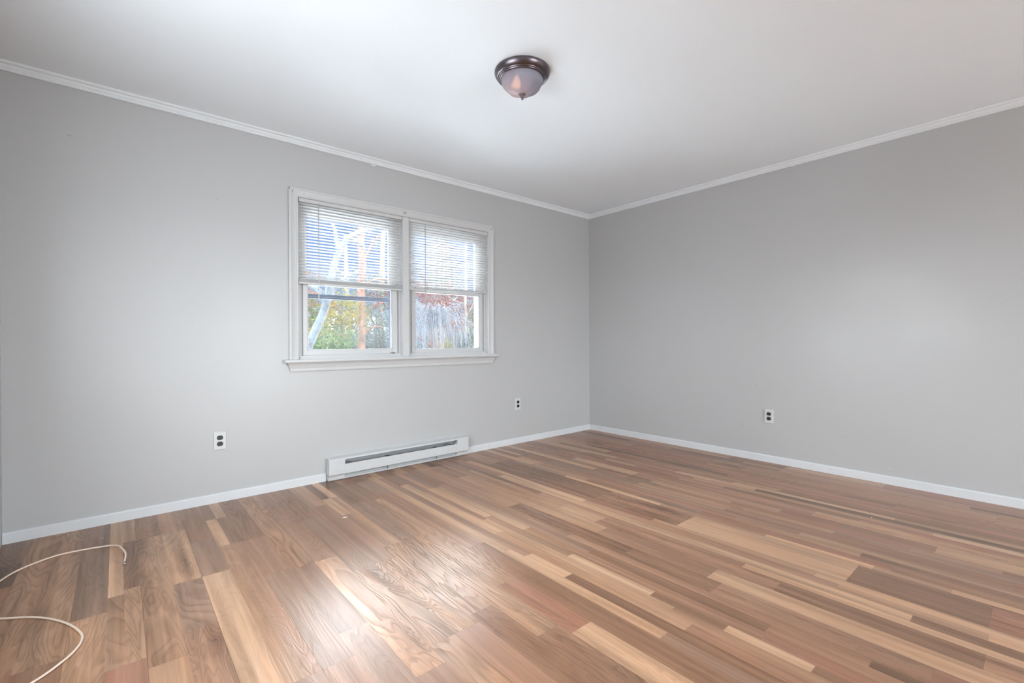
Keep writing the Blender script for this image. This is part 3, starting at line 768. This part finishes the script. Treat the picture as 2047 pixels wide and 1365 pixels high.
# 1 leaning grey tree
rd = random.Random(21)
Yg = 3.2
path = [at(600, 790, Yg), at(612, 720, Yg), at(618, 690, Yg), at(633, 655, Yg), at(648, 620, Yg), at(655, 595, Yg), at(661, 560, Yg), at(668, 530, Yg+.1), at(680, 500, Yg+.15), at(694, 478, Yg+.2), at(715, 466, Yg+.3), at(745, 458, Yg+.5)]
g = path[0].copy(); g.z = GZ; g.x -= .35
tr = plant('lichen_covered_tree', 'grey lichen-covered tree trunk leaning up to the right, nearest the left sash', 'tree', g)
bm = bmesh.new(); tube(bm, spline([g]+path, 5), [.068-.03*(i/(5*len(path)))**.8 for i in range(5*len(path)+1)], 14, wob=.06, rnd=rd); opart('trunk', bm, B_grey, tr, True)
for q, r0 in (([(652, 604, 0), (645, 588, .05), (632, 577, .1), (622, 572, .2), (612, 560, .3), (604, 530, .4)], .05), ([(655, 600, 0), (664, 585, .1), (672, 572, .15), (690, 555, .3), (720, 540, .5)], .045), ([(680, 500, .15), (672, 480, .3), (668, 455, .4), (650, 430, .5)], .045), ([(697, 478, .2), (722, 490, .4), (734, 510, .5)], .04)):
    bm = bmesh.new(); pp = [at(a, b, Yg+c) for a, b, c in q]; sp_ = spline(pp, 4); tube(bm, sp_, [r0*(1-.7*i/len(sp_)) for i in range(len(sp_))], 8, wob=.08, rnd=rd); opart('branch', bm, B_grey, tr, True)

# 2 red-barked pine
Yp = 9.0
top = at(722, 300, Yp); bot = at(724, 790, Yp); g = bot.copy(); g.z = GZ
tr = plant('pine_tree', 'tall pine with sunlit orange-pink bark, right of the leaning grey trunk', 'tree', g)
bm = bmesh.new(); n = 26; tube(bm, [g.lerp(top, i/n) + Vector((.03*math.sin(i*1.3), 0, 0)) for i in range(n+1)], [.120-.04*i/n for i in range(n+1)], 14, wob=.07, rnd=rd); opart('trunk', bm, B_pine, tr, True)
for a, b, c, d in ((727, 640, 764, 600), (722, 655, 694, 620), (728, 520, 760, 470), (724, 480, 742, 440), (722, 575, 775, 560), (727, 668, 768, 655)):
    bm = bmesh.new(); A = at(a, b, Yp); B_ = at(c, d, Yp+rd.uniform(-.4, .4)); mid = (A+B_)/2 + Vector((0, 0, .12)); sp_ = spline([A, mid, B_], 5); tube(bm, sp_, [.045*(1-.75*i/len(sp_)) for i in range(len(sp_))], 6); opart('branch', bm, B_pine, tr, True)
bm = bmesh.new()
for (a, b, r_) in ((748, 612, .8), (768, 640, .8), (705, 618, .7), (752, 580, .6), (770, 665, .7), (700, 400, 1.6), (745, 380, 1.4)):
    leaves(bm, at(a, b, Yp+.2), (r_, r_, r_*.55), 420, .16, rd, needle=True)
opart('needles', bm, L_pine, tr)

def bushtree(name, label, cat, px, py, Y, rad, leaf, n, size, group=None, trunk=B_dark, tw=.08, needle=False, clumps=5, seed=1, spread=.55):
    rd = random.Random(seed); c = at(px, py, Y); g = c.copy(); g.z = GZ
    r_ = plant(name, label, cat, g, group)
    bm = bmesh.new(); tube(bm, spline([g, g.lerp(c, .5)+Vector((rd.uniform(-.2, .2), 0, 0)), c+Vector((0, 0, rad[2]*.5))], 5), [tw*(1-.06*i) for i in range(11)], 8, wob=.05, rnd=rd)
    for _ in range(9):
        A = g.lerp(c, rd.uniform(.35, 1.)); B_ = c + Vector((rd.uniform(-1, 1)*rad[0], rd.uniform(-1, 1)*rad[1], rd.uniform(-.3, 1)*rad[2]))*.85
        sp_ = spline([A, (A+B_)/2+Vector((0, 0, rad[2]*.1)), B_], 4); tube(bm, sp_, [tw*.35*(1-.09*i) for i in range(9)], 5)
    opart('trunk', bm, trunk, r_, True)
    bm = bmesh.new()
    for k_ in range(clumps):
        v = Vector((rd.uniform(-1, 1), rd.uniform(-1, 1), rd.uniform(-1, 1)))*spread if k_ else Vector()
        leaves(bm, c + Vector((v.x*rad[0], v.y*rad[1], v.z*rad[2])), (rad[0]*.65, rad[1]*.65, rad[2]*.65), n//clumps, size, rd, needle=needle)
    opart('foliage', bm, leaf, r_); return r_

bushtree('yellow_leaved_tree', 'small tree of yellow-green leaves between the grey trunk and the pine', 'tree', 680, 642, 8.0, (.8, .8, .7), L_yel, 1500, .10, seed=2, tw=.05)
bushtree('yellow_leaved_tree', 'pale golden tree at the far left edge of the left sash, behind the leaning trunk', 'tree', 626, 612, 10.5, (1.0, 1.0, .8), L_org, 1300, .12, seed=3, tw=.06)
bushtree('green_shrub', 'green shrub behind the foot of the leaning grey trunk', 'shrub', 648, 690, 7.0, (.9, .8, .45), L_grn, 1800, .10, seed=4, tw=.03)
bushtree('green_shrub', 'muted green shrub at the far left, behind the leaning trunk', 'shrub', 620, 655, 9.5, (.9, .8, .9), L_grn, 1700, .11, seed=5, tw=.04)
bushtree('evergreen_tree', 'blue-green evergreen right of the pink pine trunk', 'tree', 764, 672, 11., (1.5, 1.2, 1.1), L_bgr, 2000, .13, seed=6, tw=.08)
bushtree('evergreen_tree', 'airy blue-green tree just left of the pink pine trunk', 'tree', 705, 630, 13., (1.5, 1.2, 1.6), L_bgr, 1500, .15, seed=7, tw=.08, spread=.8)
bushtree('evergreen_tree', 'loose grey-green tree standing behind the pine, upper right of the left sash', 'tree', 755, 618, 20., (2.8, 1.6, 2.0), L_bgr, 2300, .17, seed=8, tw=.1, spread=.8)
bushtree('green_shrub', 'low grey-green shrub before the neighbouring house', 'shrub', 690, 698, 12., (1.3, .8, .5), L_bgr, 1500, .12, seed=9, tw=.03)

# neighbouring house
Yh = 24.
hl = at(640, 667, Yh); hr = at(770, 669, Yh)
hs = plant('neighbouring_house', 'distant low brick house with pale eaves behind the trees', 'house', (hl.x, Yh, GZ))
M_brick = pbr('pinkish_brick', dim(srgb(206, 172, 160)), .8, var=.2, vscale=5)
M_roof = pbr('grey_blue_shingles', dim(srgb(150, 166, 184)), .8, var=.15, vscale=4)
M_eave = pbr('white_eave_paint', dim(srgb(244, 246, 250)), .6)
zE = hl.z
def hb(n, bm, mat): return opart(n, bm, mat, hs)
bm = bmesh.new(); box(bm, hl.x, hr.x, Yh, Yh+7, GZ, zE); hb('brick_wall', bm, M_brick)
bm = bmesh.new(); prism(bm, [(-.5, 0), (3.5, 1.5), (7.5, 0)], (hl.x-.4, Yh, zE+.08), (hr.x+.4, Yh, zE+.08), out=(0, 1, 0)); hb('roof', bm, M_roof)
bm = bmesh.new(); box(bm, hl.x-.4, hr.x+.4, Yh-.55, Yh-.40, zE-.12, zE+.10); hb('eave', bm, M_eave)
for fx in (.25, .6, .85):
    x = hl.x+(hr.x-hl.x)*fx; bm = bmesh.new(); box(bm, x-.6, x+.6, Yh-.04, Yh+.02, GZ+.9, GZ+2.0); hb('house_window', bm, pbr('dark_house_glass', srgb(110, 112, 124), .2))

# right pane: red-leaved tree with weeping silver twigs
bushtree('red_leaved_tree', 'red-leaved ornamental tree filling the top of the right sash', 'tree', 872, 608, 8.6, (1.8, 1.0, .60), L_red, 3000, .10, seed=12, tw=.07, clumps=8, spread=.75)
bushtree('red_leaved_tree', 'orange-red leaved branchy sapling beside the thin pale trunks', 'tree', 912, 648, 11.0, (.75, .6, .35), L_org, 900, .09, seed=13, tw=.03)
rd = random.Random(31)
c = at(868, 640, 6.0); g = c.copy(); g.z = GZ
wt = plant('weeping_shrub', 'bare weeping shrub of silvery drooping twigs in the lower right sash', 'shrub', g)
bm = bmesh.new(); tube(bm, spline([g, g+Vector((.08, 0, .9)), c], 5), [.07, .065, .06, .055, .05, .05, .045, .04, .04, .035, .03], 8); opart('trunk', bm, B_dark, wt, True)
bm = bmesh.new()
for _ in range(150):
    a = rd.uniform(0, 2*PI); r_ = rd.uniform(.25, 1.15); h0 = c + Vector((rd.uniform(-.1, .1), rd.uniform(-.1, .1), rd.uniform(-.25, .15)))
    pk = c + Vector((math.cos(a)*r_*.55, math.sin(a)*r_*.5, rd.uniform(.0, .42))); en = c + Vector((math.cos(a)*r_, math.sin(a)*r_*.9, -rd.uniform(.3, 1.3)))
    tube(bm, spline([h0, pk, (pk+en)/2+Vector((math.cos(a)*.12*r_, 0, .08)), en], 3), [.008, .008, .007, .007, .006, .006, .005, .005, .004, .003], 3, cap=False)
opart('twigs', bm, B_twig, wt)
# thin pale trunks, stump, yellow trunk
def pole_tree(name, label, px, Y, w0, mat, y_top=430, lean=0, group='slender trees beyond the right sash', crown=None, seed=1):
    rd = random.Random(seed)
    t_ = at(px+lean, y_top, Y); b_ = at(px, 700, Y); g = b_.copy(); g.z = GZ
    r_ = plant(name, label, 'tree', g, group)
    n = 12; bm = bmesh.new(); tube(bm, [g.lerp(t_, i/n)+Vector((rd.uniform(-.03, .03), 0, 0)) for i in range(n+1)], [w0*(1-.45*i/n) for i in range(n+1)], 9, wob=.06, rnd=rd); opart('trunk', bm, mat, r_, True)
    for _ in range(5):
        f0 = rd.uniform(.35, .95); A = g.lerp(t_, f0); B_ = A+Vector((rd.choice([-1, 1])*rd.uniform(.4, 1.1), rd.uniform(-.5, .5), rd.uniform(.2, .9)))
        bm = bmesh.new(); tube(bm, spline([A, (A+B_)/2+Vector((0, 0, -.05)), B_], 4), [w0*.32*(1-.09*i) for i in range(9)], 5); opart('branch', bm, mat, r_, True)
    if crown:
        bm = bmesh.new(); leaves(bm, t_, (1.6, 1.4, 1.5), 700, .2, rd, needle=True); opart('needles', bm, crown, r_)
pole_tree('slender_tree', 'thin pale trunk at the right side of the right sash', 930, 8.5, .055, B_pale, seed=41)
pole_tree('slender_tree', 'thinner short pale trunk left of the tallest pale one', 923, 9.2, .035, B_pale, y_top=650, seed=42)
pole_tree('slender_tree', 'broad brown-grey trunk in the lower middle of the right sash', 868, 10., .20, B_pine, y_top=650, lean=1, seed=43)
pole_tree('slender_tree', 'sunlit yellowish trunk just right of the broad brown one', 886, 11., .13, B_pale, y_top=600, seed=44)
pole_tree('slender_tree', 'purplish dark trunk right of the yellowish trunk', 899, 12., .12, B_dark, y_top=560, seed=45)
for i, (px, lab) in enumerate(((862, 'first'), (874, 'second'), (884, 'third'), (893, 'fourth'), (903, 'fifth'))):
    pole_tree('pine_tree', lab+' from the left of the distant grey pine trunks behind the red leaves', px, 30.+i*2.0, .26, B_dark, y_top=420, lean=rd.uniform(-3, 3), group='distant pines behind the red leaves', crown=L_pine, seed=50+i)
pole_tree('pine_tree', 'distant pine behind the blind at the right of the left sash', 752, 21., .20, B_pale, y_top=440, lean=16, group='distant pines behind the left blind', crown=L_bgr, seed=60)
pole_tree('pine_tree', 'distant pale tree behind the blind, leaning left in the left sash', 700, 35., .24, B_pale, y_top=470, lean=-10, group='distant pines behind the left blind', crown=None, seed=61)
bushtree('yellow_shrub', 'bright yellow shrub at the foot of the yellowish trunk', 'shrub', 889, 694, 7.5, (.32, .3, .26), L_yel, 900, .06, seed=14, tw=.015)
bushtree('green_shrub', 'deep green ivy-like shrub at the right edge of the right sash', 'shrub', 953, 655, 7.5, (.28, .4, 1.0), L_grn, 1600, .08, seed=15, tw=.04)
bushtree('green_shrub', 'blue-green shrub low beside the thin pale trunks', 'shrub', 915, 690, 8.0, (.5, .4, .35), L_bgr, 1000, .08, seed=16, tw=.02)
bushtree('evergreen_tree', 'hazy grey-green tree in the upper right of the right sash', 'tree', 930, 612, 14., (1.7, 1.2, 1.3), L_bgr, 2000, .15, seed=17, tw=.06, spread=.8)
bushtree('evergreen_tree', 'tall pale tree crown behind the right blind', 'tree', 880, 520, 38., (6.6, 2.4, 4.8), leafm('frosty_leaves', [srgb(150, 160, 172), srgb(200, 206, 218), srgb(240, 242, 246)]), 4600, .38, seed=18, tw=.26, spread=.9, clumps=10)
# woods closing the view
rd = random.Random(77); bm = bmesh.new()
for i in range(46):
    x = -24 + i*2.3; y = 52 + rd.uniform(-2, 6)
    for k_ in range(2): leaves(bm, (x+rd.uniform(-1, 1), y, GZ+1.5+rd.uniform(0, 1.6)), (1.9, 1.5, 2.2), 210, .42, rd)
o = to_obj('woods', bm, leafm('hazy_woods', [srgb(140, 150, 150), srgb(190, 186, 176), srgb(222, 206, 186)])); tag(o, 'hazy belt of woodland scrub far behind the house', 'woods', kind='stuff')
